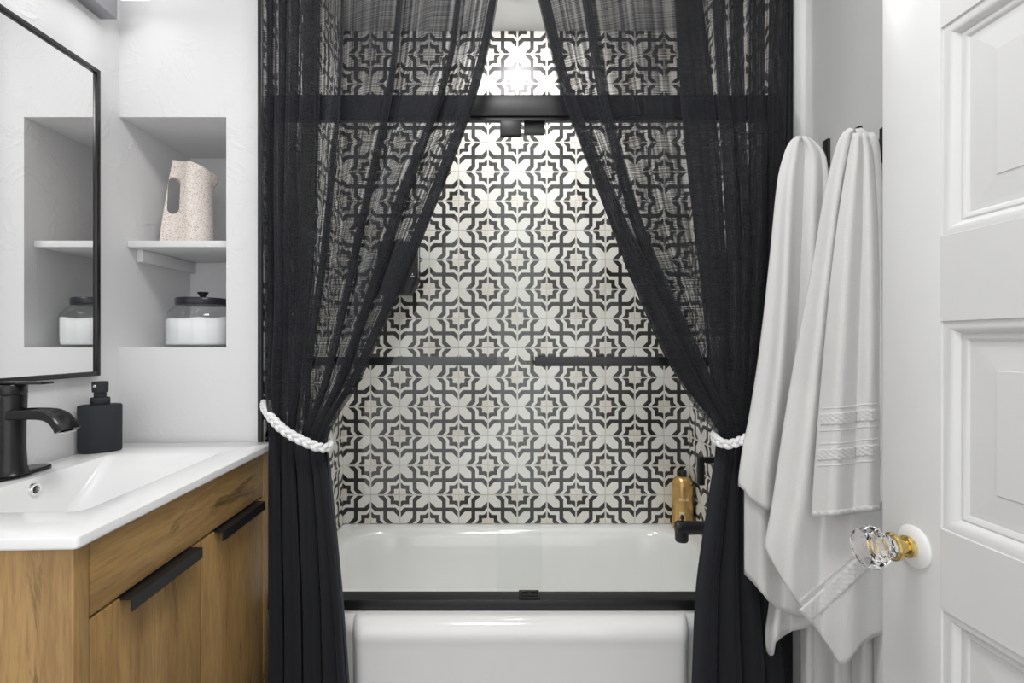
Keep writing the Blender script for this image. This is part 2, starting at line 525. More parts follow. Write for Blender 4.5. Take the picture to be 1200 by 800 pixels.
# ------------------------------------------------------------------ patterned tiles
TS = 0.127
def tile_mesh(orient, cl, cr, ct):
    """front face in the local XZ plane at y=0 looking to -y, printed pattern as separate flat polygons.
    cl, cr, ct: amount cut off the left, right and top"""
    s = TS - 0.0024
    ch = 0.0022
    ps = s - 2 * ch
    def uv(u, v):
        if orient: u = 1 - u
        return Vector((-ps / 2 + u * ps, 0, ps / 2 - v * ps))
    a, b_ = 0.43, 0.57
    star = [(0, 0), (.225, 0), (.18, .045), (.18, .18), (.045, .18), (0, .225)]
    ring = [(.225, 0), (.43, 0), (.31, .12), (.31, .31), (.12, .31), (0, .43), (0, .225), (.045, .18), (.18, .18), (.18, .045)]
    band = [(.43, 0), (.56, 0), (a, .13), (a, a), (.13, a), (0, .56), (0, .43), (.12, .31), (.31, .31), (.31, .12)]
    petal = [(0, 1), (0, .775), (.205, b_), (a, b_), (a, .795), (.225, 1)]
    cross = [(.56, 0), (.775, 0), (b_, .205), (b_, a), (.795, a), (1, .225), (1, .44), (.87, b_), (b_, b_), (b_, .87),
             (.44, 1), (.225, 1), (a, .795), (a, b_), (.205, b_), (0, .775), (0, .56), (.13, a), (a, a), (a, .13)]
    opp = lambda pl: [(1 - u, 1 - v) for u, v in pl]
    bm = bmesh.new()
    cache = {}
    def V(p):
        k = (round(p[0], 4), round(p[1], 4))
        if k not in cache: cache[k] = bm.verts.new(uv(*k))
        return cache[k]
    for pl, mi in ((star, 2), (opp(star), 2), (ring, 1), (opp(ring), 1), (band, 0), (opp(band), 0), (petal, 0), (opp(petal), 0), (cross, 1)):
        f = bm.faces.new([V(p) for p in pl]); f.material_index = mi
        f.normal_update()
        if f.normal.y > 0: f.normal_flip()
    edge = [e for e in bm.edges if len(e.link_faces) == 1]
    # rim: chamfer ring then straight sides
    ret = bmesh.ops.extrude_edge_only(bm, edges=edge)
    nv = [v for v in ret['geom'] if isinstance(v, bmesh.types.BMVert)]
    k = s / ps
    for v in nv: v.co = Vector((v.co.x * k, 0.0006, v.co.z * k))
    ne = [e for e in ret['geom'] if isinstance(e, bmesh.types.BMEdge)]
    ret2 = bmesh.ops.extrude_edge_only(bm, edges=ne)
    for v in ret2['geom']:
        if isinstance(v, bmesh.types.BMVert): v.co.y = TH
    for f in bm.faces:
        if len(f.verts) == 4 and abs(f.normal.y) < 2 and f.calc_center_median().y > 0.0001: f.material_index = 0
    def cut(co, no):
        bmesh.ops.bisect_plane(bm, geom=list(bm.verts) + list(bm.edges) + list(bm.faces), plane_co=co, plane_no=no, clear_outer=True)
    if cl > 0: cut((-TS / 2 + cl, 0, 0), (-1, 0, 0))
    if cr > 0: cut((TS / 2 - cr, 0, 0), (1, 0, 0))
    if ct > 0: cut((0, 0, TS / 2 - ct), (0, 0, 1))
    for f in bm.faces:
        c = f.calc_center_median(); f.normal_update()
    me = bpy.data.meshes.new('tile')
    bm.to_mesh(me); bm.free()
    for m in (M['cream'], M['ink'], M['rose']): me.materials.append(m)
    return me
TM = {}
def place_tile(parent, loc, rotz, orient, cl=0, cr=0, ct=0):
    key = (orient, round(cl, 4), round(cr, 4), round(ct, 4))
    if key not in TM: TM[key] = tile_mesh(*key)
    o = bpy.data.objects.new('tile', TM[key])
    o.location = loc; o.rotation_euler = (0, 0, rotz)
    COL.objects.link(o); o.parent = parent
NROW = 17
for j in range(NROW):
    z0 = ZT + j * TS
    ct = max(0, z0 + TS - ZC + 0.001)
    zc = z0 + TS / 2
    for k in range(-3, 9):
        x0 = -0.321 + k * TS
        cl = max(0, TL - x0); cr = max(0, x0 + TS - TR)
        place_tile(wb, (x0 + TS / 2, YB, zc), 0, (k + j) % 2 == 0, cl, cr, ct)
    for m in range(6):
        y1 = YB - m * TS                      # far edge
        c = max(0, (YF + 0.010) - (y1 - TS))
        # left wall: faces +X, local +x points towards +Y (far)
        place_tile(wl, (TL, y1 - TS / 2, zc), math.radians(90), (m + j) % 2 == 0, c, 0, ct)
        # right wall: faces -X, local +x points towards -Y (near)
        place_tile(wr, (TR, y1 - TS / 2, zc), math.radians(-90), (m + j) % 2 == 1, 0, c, ct)

# ------------------------------------------------------------------ bathtub
tub = thing('bathtub', 'white enamel bathtub with a rounded front apron below the glass doors', 'bathtub', (0.056, 1.83, 0))
bm = bmesh.new()
e = 0.002
rings = [rrect(-.42, .56, 1.70, 2.02, .10, .055), rrect(-.50, .64, 1.635, 2.07, .14, .075), rrect(-.555, .685, 1.60, 2.10, .16, .13),
         rrect(-.592, .708, 1.578, 2.128, .165, .28), rrect(-.606, .718, 1.568, 2.142, .17, .345), rrect(-.618, .728, 1.558, 2.153, .175, .37),
         rrect(-.632, .742, 1.547, 2.165, .185, ZT - .001), rrect(-.66, .77, 1.525, 2.19, .12, ZT),
         rrect(TL + e, TR - e, 1.50, YB - e, .012, ZT), rrect(TL + e, TR - e, 1.50, YB - e, .012, 0.02)]
ring_loft(bm, rings, True, True)
bmesh.ops.recalc_face_normals(bm, faces=bm.faces)
obj('basin', bm, M['tub'], tub, angle=50)
prof = [(1.505, .378), (1.49, .3795), (1.478, .378), (1.462, .372), (1.450, .361), (1.4435, .346), (1.4415, .330), (1.444, .318), (1.447, .30), (1.450, .2), (1.452, .1), (1.452, .015)]
xs = []
bl, br = -0.433, 0.532
for x in list(np.linspace(TL + e, bl - .02, 5)) + list(np.linspace(bl - .012, bl + .035, 14)) + list(np.linspace(bl + .06, br - .06, 12)) + list(np.linspace(br - .035, br + .012, 14)) + list(np.linspace(br + .02, TR - e, 5)):
    xs.append(float(x))
def recess(x):
    d = min(x - bl, br - x)
    R = 0.034
    if d >= R: return 0.0
    if d <= 0: return 0.036
    return R - math.sqrt(max(0, R * R - (R - d) ** 2)) + 0.002 * (1 - d / R)
pts = []
for (y, z) in prof:
    row = []
    for x in xs:
        yy = min(y + recess(x), 1.505)
        zz = z
        row.append((x, yy, zz))
    pts.append(row)
me = grid_mesh('apron', pts, M['tub'])
link(bpy.data.objects.new('apron', me), tub)

# ------------------------------------------------------------------ sliding shower doors
fr = thing('shower_door_frame', 'matte black shower door frame with header bar and bottom track on the tub', 'door frame', (0.056, 1.52, ZT))
box('header', TL + .002, TR - .002, 1.492, 1.545, 1.828, 1.890, M['black_metal'], fr, bevel=.003)
box('header_lip', TL + .003, TR - .003, 1.500, 1.510, 1.818, 1.8275, M['black_satin'], fr)
box('track', TL + .002, TR - .002, 1.500, 1.556, ZT + .0005, .4125, M['black_metal'], fr, bevel=.003)
for x0, x1 in ((TL + .002, TL + .024), (TR - .024, TR - .002)):
    box('jamb', x0, x1, 1.497, 1.553, .413, 1.8275, M['black_metal'], fr, bevel=.002)
bm = bmesh.new(); add_box(bm, .046, .107, 1.503, 1.548, .413, .420, .001); add_box(bm, .050, .103, 1.506, 1.509, .420, .4275, .001); add_box(bm, .050, .103, 1.5235, 1.5265, .420, .4275, .001)
obj('door_guide', bm, M['black_satin'], fr)

def glass_panel(label, x0, x1, yc, bar, clamp, bary):
    t = thing('sliding_glass_door', label, 'glass door', ((x0 + x1) / 2, yc, .43), group='sliding glass doors over the tub')
    box('glass_pane', x0, x1, yc - .003, yc + .003, .430, 1.816, M['glass'], t)
    b0, b1, z = bar
    bm = bmesh.new(); add_box(bm, b0, b1, bary - .005, bary + .005, z - .0135, z + .0135, .002)
    tb = obj('towel_bar', bm, M['black_metal'], t, angle=40)
    lo, hi = min(yc, bary), max(yc, bary)
    for xx in (b0 + .012, b1 - .03):
        s = obj('bar_post', (lambda bm: (lathe(bm, [(.007, 0), (.007, hi - lo - .009)], (xx, hi - .0055, z), 'y', 16), bm)[1])(bmesh.new()), M['black_satin'], t, smooth=False)
    bm = bmesh.new(); add_box(bm, clamp[0], clamp[1], yc - .014, yc - .0035, clamp[2], clamp[3], .002); add_box(bm, clamp[0], clamp[1], yc + .0035, yc + .010, clamp[2], clamp[3], .002)
    add_box(bm, clamp[0] + .008, clamp[1] - .012, yc - .010, yc + .006, clamp[3], 1.828, .001)
    obj('hanger_clamp', bm, M['black_metal'], t, angle=40)
    return t
glass_panel('right sliding glass door with a black bar across its front', -.020, .780, 1.515, (.090, .690, 1.113), (-.010, .051, 1.776, 1.832 - .006), 1.468)
glass_panel('left sliding glass door with a black bar behind it', -.668, .113, 1.536, (-.60, .018, 1.1095), (.0615, .1225, 1.803 - .012, 1.832 - .006), 1.585)

# ------------------------------------------------------------------ fixtures in the alcove
sp = thing('tub_spout', 'matte black tub spout with a diverter pin on the right tiled wall', 'spout', (TR, 1.85, .49))
bm = bmesh.new(); lathe(bm, [(.034, .0005), (.034, .006), (.024, .010), (.0235, .10), (.0245, .15), (.026, .172), (.022, .183), (.008, .187), (.0001, .1875)], (TR, 1.85, .497), 'x', 28)
obj('spout_body', bm, M['black_metal'], sp, angle=45)
bm = bmesh.new(); lathe(bm, [(.021, 0), (.0235, .006), (.024, .04), (.02, .05)], (TR - .162, 1.85, .449), 'z', 24)
obj('outlet', bm, M['black_metal'], sp, angle=45)
bm = bmesh.new(); lathe(bm, [(.004, 0), (.004, .012), (.0065, .014), (.0065, .024), (.003, .027), (.0001, .0272)], (TR - .160, 1.85, .517), 'z', 16)
obj('diverter_pin', bm, M['black_metal'], sp, angle=45)
va = thing('shower_valve', 'matte black shower valve with a drop lever above the tub spout', 'valve', (TR, 1.85, .74))
bm = bmesh.new(); lathe(bm, [(.085, .0005), (.085, .005), (.078, .010), (.03, .012), (.028, .03), (.0001, .03)], (TR, 1.85, .745), 'x', 40)
obj('escutcheon', bm, M['black_metal'], va, angle=45)
bm = bmesh.new(); add_box(bm, TR - .082, TR - .030, 1.839, 1.861, .732, .752, .004)
obj('lever_stem', bm, M['black_metal'], va, angle=45)
bm = bmesh.new(); add_box(bm, TR - .105, TR - .083, 1.838, 1.862, .652, .756, .005, 3)
obj('lever', bm, M['black_metal'], va, angle=45)

bo = thing('shampoo_bottle', 'gold bottle with a black cap on the far corner of the tub rim', 'bottle', (.757, 2.163, ZT))
bm = bmesh.new(); lathe(bm, [(.0001, .001), (.038, .001), (.0425, .006), (.043, .02), (.043, .185), (.041, .198), (.034, .211), (.024, .219), (.016, .222), (.0001, .222)], (.757, 2.163, ZT), 'z', 40)
bd = obj('bottle_body', bm, M['gold'], bo, angle=45)
bm = bmesh.new(); lathe(bm, [(.0001, .2225), (.0165, .2225), (.0165, .243), (.014, .246), (.0001, .246)], (.757, 2.163, ZT), 'z', 24)
obj('cap', bm, M['black_metal'], bo, angle=45)
def curved_patch(cx, cy, r, a0, a1, z0, z1, n=10):
    bm = bmesh.new(); top = []; bot = []
    for i in range(n + 1):
        a = a0 + (a1 - a0) * i / n
        top.append(bm.verts.new((cx + r * math.cos(a), cy + r * math.sin(a), z1)))
        bot.append(bm.verts.new((cx + r * math.cos(a), cy + r * math.sin(a), z0)))
    for i in range(n): bm.faces.new((bot[i], bot[i + 1], top[i + 1], top[i]))
    return bm
for a0, a1, z0, z1 in ((-2.25, -1.95, ZT + .128, ZT + .139), (-1.88, -1.7, ZT + .128, ZT + .139), (-1.62, -1.3, ZT + .128, ZT + .139), (-2.2, -1.75, ZT + .06, ZT + .083)):
    obj('print_mark', curved_patch(.757, 2.163, .0432, a0, a1, z0, z1), M['gold_print'], bd)

# black wall dispenser behind the left curtain
x0, x1 = (447 - VX) / 271, (492.5 - VX) / 271
z1, z0 = H + (400 - 283) / 277.8, H + (400 - 345) / 277.8
di = thing('wall_dispenser', 'black dispenser on the tiled wall, half hidden by the left curtain', 'dispenser', ((x0 + x1) / 2, YB, z0))
bm = bmesh.new()
yb, yf = YB - .0005, YB - .075
outl = [(x0, z0), (x1 - .030, z0), (x1, z0 + .062), (x1, z1), (x0, z1)]
ring_loft(bm, [[Vector((x, yf, z)) for x, z in outl], [Vector((x, yb, z)) for x, z in outl]])
bmesh.ops.recalc_face_normals(bm, faces=bm.faces)
bmesh.ops.bevel(bm, geom=list(bm.edges), offset=.003, segments=2, affect='EDGES')
db = obj('dispenser_body', bm, M['black_metal'], di, angle=40)
bm = bmesh.new(); add_box(bm, x1 + .0005, x1 + .0045, yf + .006, yf + .014, z0 + .072, z1 - .01, .001)
obj('edge_strip', bm, M['chrome'], di)
px_ = (483 - VX) / 281.
bm = bmesh.new()
zz = H + (400 - 323) / 281.
for pl in ([(-.008, -.001), (.008, -.001), (.008, -.0035), (-.008, -.0035)], [(-.003, .004), (.003, .004), (0, .013)]):
    bm.faces.new([bm.verts.new((px_ + u, yf - .0006, zz + v)) for u, v in pl])
obj('printed_mark', bm, M['white_print'], db)

# ------------------------------------------------------------------ ceiling lights (just above the frame; dome by the header is added fill)
for lab, c in (('round dome light on the ceiling by the tiled back wall', (0.075, 1.885, ZC)), ('added dome fill light on the ceiling just behind the shower door header', (0.075, 1.63, ZC))):
    t = thing('ceiling_light', lab, 'light', c, group='dome lights over the tub')
    bm = bmesh.new(); lathe(bm, [(.098, -.0005), (.098, -.012), (.092, -.016), (.075, -.016), (.075, -.0005)], c, 'z', 40)
    obj('rim', bm, M['door'], t, angle=40)
    bm = bmesh.new(); lathe(bm, [(.0748, -.0145), (.071, -.021), (.057, -.028), (.037, -.0325), (.018, -.034), (.0001, -.0345)], c, 'z', 32)
    obj('dome', bm, M['lens'], t, smooth=True)

# ------------------------------------------------------------------ niche shelf and its things
sh = thing('niche_shelf', 'painted white shelf board across the wall niche', 'shelf', (-.94, 1.64, 1.445))
box('shelf_board', XL + .001, NX - .001, 1.492, YN - .001, 1.445, 1.464, M['plaster'], sh, bevel=.0015)
box('cleat', XL + .0005, XL + .020, 1.53, YN - .001, 1.408, 1.4445, M['plaster'], sh, bevel=.0015)

def boolean_cut(o, cutter):
    md = o.modifiers.new('cut', 'BOOLEAN'); md.object = cutter; md.operation = 'DIFFERENCE'; md.solver = 'EXACT'
    bpy.context.view_layer.update()
    dg = bpy.context.evaluated_depsgraph_get()
    me = bpy.data.meshes.new_from_object(o.evaluated_get(dg))
    o.modifiers.clear(); old = o.data; o.data = me
    bpy.data.objects.remove(cutter)

PCX, PCY, PA = (220.5 - VX) * 1.60 / F, 1.60, math.atan2(.986, 1.60)
PZ = 1.4645
pt = thing('pitcher', 'speckled cream stoneware pitcher with a slot handle on the niche shelf', 'pitcher', (PCX, PCY, PZ))
def pit_x(px): return (px - 220.5) / 440.0          # along the pitcher, which is turned to face the room
def pit_w(x, y, z): return Vector((PCX + x * math.cos(PA) - y * math.sin(PA), PCY + x * math.sin(PA) + y * math.cos(PA), PZ + z))
def fin_ring(hh, l_, r_, spout=0.0):
    xl, xr = pit_x(l_), pit_x(r_)
    R = .054
    cx = xr - R
    ring = []
    ths = 1.9
    for i in range(31):
        a = -ths + 2 * ths * i / 30
        k = max(0, math.cos(a)) ** 8 * spout
        ring.append([cx + R * math.cos(a) + k * .016, R * math.sin(a) * (1 - .2 * k), hh])
    fw = .0085
    pa, pb_ = ring[30], ring[0]
    up = []
    for k in range(1, 7):
        q = k / 7
        up.append([pa[0] + (xl + .005 - pa[0]) * q, fw + (pa[1] - fw) * (1 - q) ** 2.0, hh])
    ring += up + [[xl + .0015, fw * .75, hh], [xl, 0, hh], [xl + .0015, -fw * .75, hh]] + [[p[0], -p[1], p[2]] for p in reversed(up)]
    return ring
rows_p = [(0.0, 187.5, 252.5), (.003, 186.8, 253), (.06, 189.5, 252), (.12, 193, 251), (.17, 196, 250.5)]
rings = [fin_ring(*r) for r in rows_p]
def slope_top(ring, drop):
    xl = min(p[0] for p in ring); xr = max(p[0] for p in ring)
    return [[p[0], p[1], p[2] + .3 * drop * (1 - (p[0] - xl) / (xr - xl)) ** 2 - drop * max(0.0, (p[0] - xl) / (xr - xl) - .10) ** 1.4 * 1.25] for p in ring]
rings.append(slope_top(fin_ring(.214, 199, 250.5), .014))
rings.append(slope_top(fin_ring(.238, 201, 251, .35), .021))
top = slope_top(fin_ring(.256, 202, 252, 1.0), .027)
rings.append(top)
def shrink(ring, d, dz):
    cx = pit_x(228)
    out = []
    for p in ring:
        v = Vector((p[0] - cx, p[1], 0)); l = v.length
        v = v * max(0.2, (l - d) / l)
        if abs(p[1]) < .02 and p[0] < cx: v.y *= .55
        out.append([cx + v.x, v.y, p[2] + dz])
    return out
rings.append(shrink(top, .004, .0004)); rings.append(shrink(top, .006, -.015))
inn = shrink(top, .024, -.05); rings.append([[p[0], p[1], .185] for p in inn])
bm = bmesh.new(); ring_loft(bm, [[pit_w(*p) for p in r] for r in rings])
bmesh.ops.recalc_face_normals(bm, faces=bm.faces)
pb = obj('pitcher_body', bm, M['speckle'], pt, angle=50)
bm = bmesh.new()
hw = 6.9 / 440.0
zlo, zhi = .0960 + hw, .2090 - hw
ro = []
for i in range(13):
    a = math.pi * i / 12; ro.append((pit_x(204.6) + hw * math.cos(a), zhi + hw * math.sin(a)))
for i in range(13):
    a = math.pi + math.pi * i / 12; ro.append((pit_x(203.2) + hw * math.cos(a), zlo + hw * math.sin(a)))
ring_loft(bm, [[pit_w(x, -.2, z) for x, z in ro], [pit_w(x, .2, z) for x, z in ro]])
bmesh.ops.recalc_face_normals(bm, faces=bm.faces)
cut = obj('cutter', bm, M['speckle'])
boolean_cut(pb, cut)
pb.data.set_sharp_from_angle(angle=math.radians(50))

jx, jy, jz = -.924, 1.574, 1.1535
ja = thing('storage_jar', 'clear glass jar of white powder with a dark lid on the niche floor', 'jar', (jx, jy, jz))
def oct_ring(r, z, n=48, sq=.10):
    out = []
    for i in range(n):
        a = 2 * math.pi * i / n
        rr = r * (1 + sq * (abs(math.cos(2 * a + math.pi / 2)) * 0.35))
        rr *= .945
        out.append(Vector((jx + rr * math.cos(a), jy + rr * math.sin(a), jz + z)))
    return out
bm = bmesh.new()
ring_loft(bm, [oct_ring(r, z) for r, z in ((.096, .0006), (.101, .004), (.1035, .014), (.1035, .085), (.101, .097), (.090, .112), (.078, .122), (.073, .127), (.071, .127), (.076, .121), (.088, .110), (.098, .096), (.1005, .085), (.1005, .014), (.096, .006))])
bmesh.ops.recalc_face_normals(bm, faces=bm.faces)
obj('glass_body', bm, M['jar_glass'], ja, smooth=True)
bm = bmesh.new()
rr_ = [oct_ring(r, z) for r, z in ((.0945, .0075), (.098, .014), (.0985, .05), (.0985, .082))]
surf = []
for r in (.0985, .07, .04, .012):
    surf.append([Vector((p.x, p.y, jz + .0835 + .006 * math.sin(p.x * 60 + 1.0) * math.cos(p.y * 45) + .02 * (p.x - jx))) for p in oct_ring(r, 0)])
ring_loft(bm, rr_[:-1] + surf)
bmesh.ops.recalc_face_normals(bm, faces=bm.faces)
obj('powder', bm, M['powder'], ja, smooth=True)
bm = bmesh.new(); lathe(bm, [(.0001, .1275), (.072, .1275), (.0735, .130), (.0735, .145), (.071, .148), (.03, .1495), (.0001, .1495)], (jx, jy, jz), 'z', 48)
ld = obj('lid', bm, M['lid'], ja, angle=45)
bm = bmesh.new(); lathe(bm, [(.011, .1497), (.008, .153), (.009, .157), (.0155, .165), (.0155, .168), (.0001, .1685)], (jx, jy, jz), 'z', 28)
obj('lid_knob', bm, M['lid'], ld, angle=50)

# ------------------------------------------------------------------ mirror
mi = thing('wall_mirror', 'rectangular mirror in a thin black frame on the left wall', 'mirror', (XL, 1.0, 1.079))
my0, my1, mz0, mz1, fwid = 0.67, 1.367, 1.079, 1.892, .012
mx0, mx1 = XL + .0005, XL + .022
for nm, a in (('frame_side', (my1 - fwid, my1, mz0, mz1)), ('frame_side', (my0, my0 + fwid, mz0, mz1)), ('frame_rail', (my0 + fwid, my1 - fwid, mz0, mz0 + fwid)), ('frame_rail', (my0 + fwid, my1 - fwid, mz1 - fwid, mz1))):
    box(nm, mx0, mx1, a[0], a[1], a[2], a[3], M['black_satin'], mi, bevel=.001)
box('mirror_glass', mx0, mx1 - .006, my0 + fwid, my1 - fwid, mz0 + fwid, mz1 - fwid, M['mirror'], mi)

# ------------------------------------------------------------------ vanity light
vl = thing('vanity_light', 'grey metal vanity light bar with a glowing diffuser above the mirror', 'light', (XL, 1.08, 2.04))
box('back_plate', XL + .0005, XL + .046, .77, 1.394, 2.046, 2.15, M['grey_metal'], vl, bevel=.0015)
for yy in (.86, 1.32):
    box('arm', XL + .046, XL + .105, yy - .012, yy + .012, 2.112, 2.13, M['grey_metal'], vl, bevel=.001)
ledd = box('diffuser', XL + .058, XL + .138, .79, 1.392, 2.096, 2.111, M['led'], vl, bevel=.003)

# ------------------------------------------------------------------ vanity cabinet and basin (turned about two degrees off the wall)
TV = math.atan2(.028, .706)
VR = (-.648, 1.456, 0)
vc = thing('vanity_cabinet', 'oak veneer vanity cabinet with two doors under the white basin', 'cabinet', VR, TV)
def vbox(name, a, mat, parent=vc, bevel=.0015):
    return box(name, *a, mat, parent, bevel, local=True)
CF = -.013
vbox('side_panel', (-.435, CF, -.702, -.672, 0.0, .866), M['wood_z'])
vbox('side_panel', (-.435, CF, -.048, -.018, 0.0, .866), M['wood_z'])
vbox('carcass', (-.430, CF - .024, -.671, -.049, .07, .74), M['gap'])
vbox('drawer_front', (CF - .02, CF - .001, -.6695, -.0505, .7475, .866), M['wood_y'])
vbox('plinth', (-.430, CF - .05, -.671, -.049, 0.0, .068), M['wood_y'])
for (a, b, h0, h1) in ((-.6695, -.3615, -.605, -.392), (-.3555, -.0505, -.305, -.085)):
    d = vbox('cabinet_door', (CF - .02, CF - .001, a, b, .075, .7425), M['wood_z'])
    bm = bmesh.new()
    prof_h = [(CF - .019, .7430), (CF + .020, .7430), (CF + .020, .7210), (CF + .017, .7210), (CF + .017, .7400), (CF - .0005, .7400), (CF - .0005, .7427), (CF - .019, .7427)]
    ring_loft(bm, [[Vector((x, h0, z)) for x, z in prof_h], [Vector((x, h1, z)) for x, z in prof_h]])
    bmesh.ops.recalc_face_normals(bm, faces=bm.faces)
    o = bpy.data.objects.new('door_pull', mesh_from_bm('door_pull', bm, M['black_metal'])); link(o, d, True)

sk = thing('vanity_basin', 'glossy white ceramic basin top on the oak vanity', 'basin', (VR[0], VR[1], .866), TV)
bm = bmesh.new()
zt = .019
ox0, ox1, oy0, oy1 = -.44, 0.0, -.712, 0.0
R_ = lambda x0, x1, y0, y1, r, z: rrect(x0, x1, y0, y1, r, z, 6)
rings = [R_(-.300, -.215, -.47, -.385, .03, -.098), R_(-.318, -.165, -.51, -.345, .03, -.094), R_(-.328, -.135, -.545, -.31, .03, -.083),
         R_(-.338, -.110, -.568, -.25, .028, -.045), R_(-.3455, -.096, -.582, -.190, .025, -.006), R_(-.349, -.089, -.588, -.156, .022, .0135),
         R_(-.352, -.084, -.592, -.146, .022, .0178), R_(-.358, -.078, -.598, -.138, .022, zt),
         R_(ox0 + .004, ox1 - .004, oy0 + .004, oy1 - .004, .006, zt), R_(ox0 + .001, ox1 - .001, oy0 + .001, oy1 - .001, .007, zt - .0012), R_(ox0, ox1, oy0, oy1, .008, zt - .004),
         R_(ox0, ox1, oy0, oy1, .008, .004), R_(ox0 + .002, ox1 - .002, oy0 + .002, oy1 - .002, .007, .001)]
ring_loft(bm, rings, True, False)
bmesh.ops.recalc_face_normals(bm, faces=bm.faces)
obj('basin_top', bm, M['ceramic'], sk, True, angle=28)
bm = bmesh.new(); lathe(bm, [(.0085, 0), (.0085, .003), (.0125, .0035), (.0135, .001), (.0135, -.006)], (-.3425, -.377, -.004), 'x', 24)
for v in bm.verts: v.co.x = -.3425 + (-.3425 - v.co.x) * -1 * -1
o = obj('overflow_ring', bm, M['chrome'], sk, True, angle=40)
bm = bmesh.new(); lathe(bm, [(.0001, .0), (.0085, .0)], (-.3425, -.377, -.004), 'x', 24)
obj('overflow_hole', bm, M['lid'], sk, True)

# ------------------------------------------------------------------ faucet
ZK = .8855
fx, fy = -1.030, 1.07
fa = thing('faucet', 'matte black single lever faucet behind the white basin', 'faucet', (fx, fy, ZK))
bm = bmesh.new()
def stadium(cx, cy, hx, hy, z, n=10):
    pts = []
    r = hx
    for a0, sy in ((0, 1), (180, -1)):
        for i in range(n + 1):
            a = math.radians(a0 + 180 * i / n)
            pts.append(Vector((cx + r * math.cos(a), cy + sy * (hy - r) + r * math.sin(a), z)))
    return pts
ring_loft(bm, [stadium(fx - .012, fy, .026, .098, ZK + .0004), stadium(fx - .012, fy, .026, .098, ZK + .005), stadium(fx - .012, fy, .023, .095, ZK + .0075)])
obj('deck_plate', bm, M['black_satin'], fa, angle=40)
bm = bmesh.new(); lathe(bm, [(.033, .0078), (.029, .012), (.0262, .025), (.0245, .06), (.0245, .10), (.0255, .135), (.027, .172), (.0262, .173), (.0001, .173)], (fx, fy, ZK), 'z', 36)
obj('faucet_body', bm, M['black_satin'], fa, angle=40)
bm = bmesh.new(); lathe(bm, [(.0001, .1745), (.0262, .1745), (.027, .1755), (.027, .193), (.0255, .195), (.0001, .195)], (fx, fy, ZK), 'z', 36)
lv = obj('lever_cap', bm, M['black_satin'], fa, angle=40)
bm = bmesh.new()
add_box(bm, fx - .022, fx + .078, fy - .016, fy + .016, ZK + .1955, ZK + .2005, .002)
obj('lever', bm, M['black_satin'], lv, angle=40)
bm = bmesh.new()
path = catmull([(fx + .008, 0, 1.018), (fx + .045, 0, 1.0195), (fx + .078, 0, 1.0185), (fx + .098, 0, 1.012), (fx + .112, 0, .999), (fx + .120, 0, .985)], 6)
rings = []
for i, p in enumerate(path):
    q0 = path[max(0, i - 1)]; q1 = path[min(len(path) - 1, i + 1)]
    t = Vector((q1[0] - q0[0], 0, q1[2] - q0[2])).normalized(); n_ = Vector((-t.z, 0, t.x))
    s = i / (len(path) - 1); hw_ = .023 + .003 * s; th = .0105 - .0025 * s
    c = Vector((p[0], fy, p[2]))
    rings.append([c + n_ * a * th + Vector((0, b, 0)) for a, b in ((1, -hw_ + .003), (.75, -hw_), (-.75, -hw_), (-1, -hw_ + .003), (-1, hw_ - .003), (-.75, hw_), (.75, hw_), (1, hw_ - .003), (.72, hw_ - .007), (.72, -hw_ + .007))])
ring_loft(bm, rings); bmesh.ops.recalc_face_normals(bm, faces=bm.faces)
so = obj('spout', bm, M['black_satin'], fa, angle=35)
bm = bmesh.new(); add_box(bm, fx + .112, fx + .124, fy - .016, fy + .016, .9805, .9835, .001)
obj('aerator', bm, M['chrome'], so)

# ------------------------------------------------------------------ soap dispenser
dx, dy = -1.046, 1.328
sd = thing('soap_dispenser', 'charcoal oval soap pump bottle on the basin corner below the mirror', 'soap dispenser', (dx, dy, ZK))
def oval(hx, hy, z, n=40):
    q = math.radians(35)
    out = []
    for i in range(n):
        u, v = hx * .90 * math.cos(2 * math.pi * i / n), hy * .88 * math.sin(2 * math.pi * i / n)
        out.append(Vector((dx + u * math.cos(q) - v * math.sin(q), dy + u * math.sin(q) + v * math.cos(q), ZK + z)))
    return out
bm = bmesh.new(); ring_loft(bm, [oval(.0495, .033, .0004), oval(.0515, .035, .003), oval(.052, .0355, .117), oval(.0505, .034, .1205), oval(.048, .032, .1215)])
sb = obj('bottle_body', bm, M['soap'], sd, angle=40)
bm = bmesh.new(); lathe(bm, [(.0205, .1217), (.0212, .123), (.0212, .138), (.020, .140), (.0001, .140)], (dx, dy, ZK), 'z', 28)
obj('collar', bm, M['soap'], sd, angle=40)
bm = bmesh.new(); lathe(bm, [(.0135, .1402), (.0135, .153), (.0172, .154), (.0178, .178), (.0165, .181), (.0001, .1815)], (dx, dy, ZK), 'z', 28)
pn = obj('pump_head', bm, M['soap'], sd, angle=40)
bm = bmesh.new(); lathe(bm, [(.0001, .0195), (.0035, .0195), (.0045, .018), (.0045, .0165)], (dx, dy, ZK + .170), 'y', 14)
obj('nozzle', bm, M['chrome'], pn, angle=40)

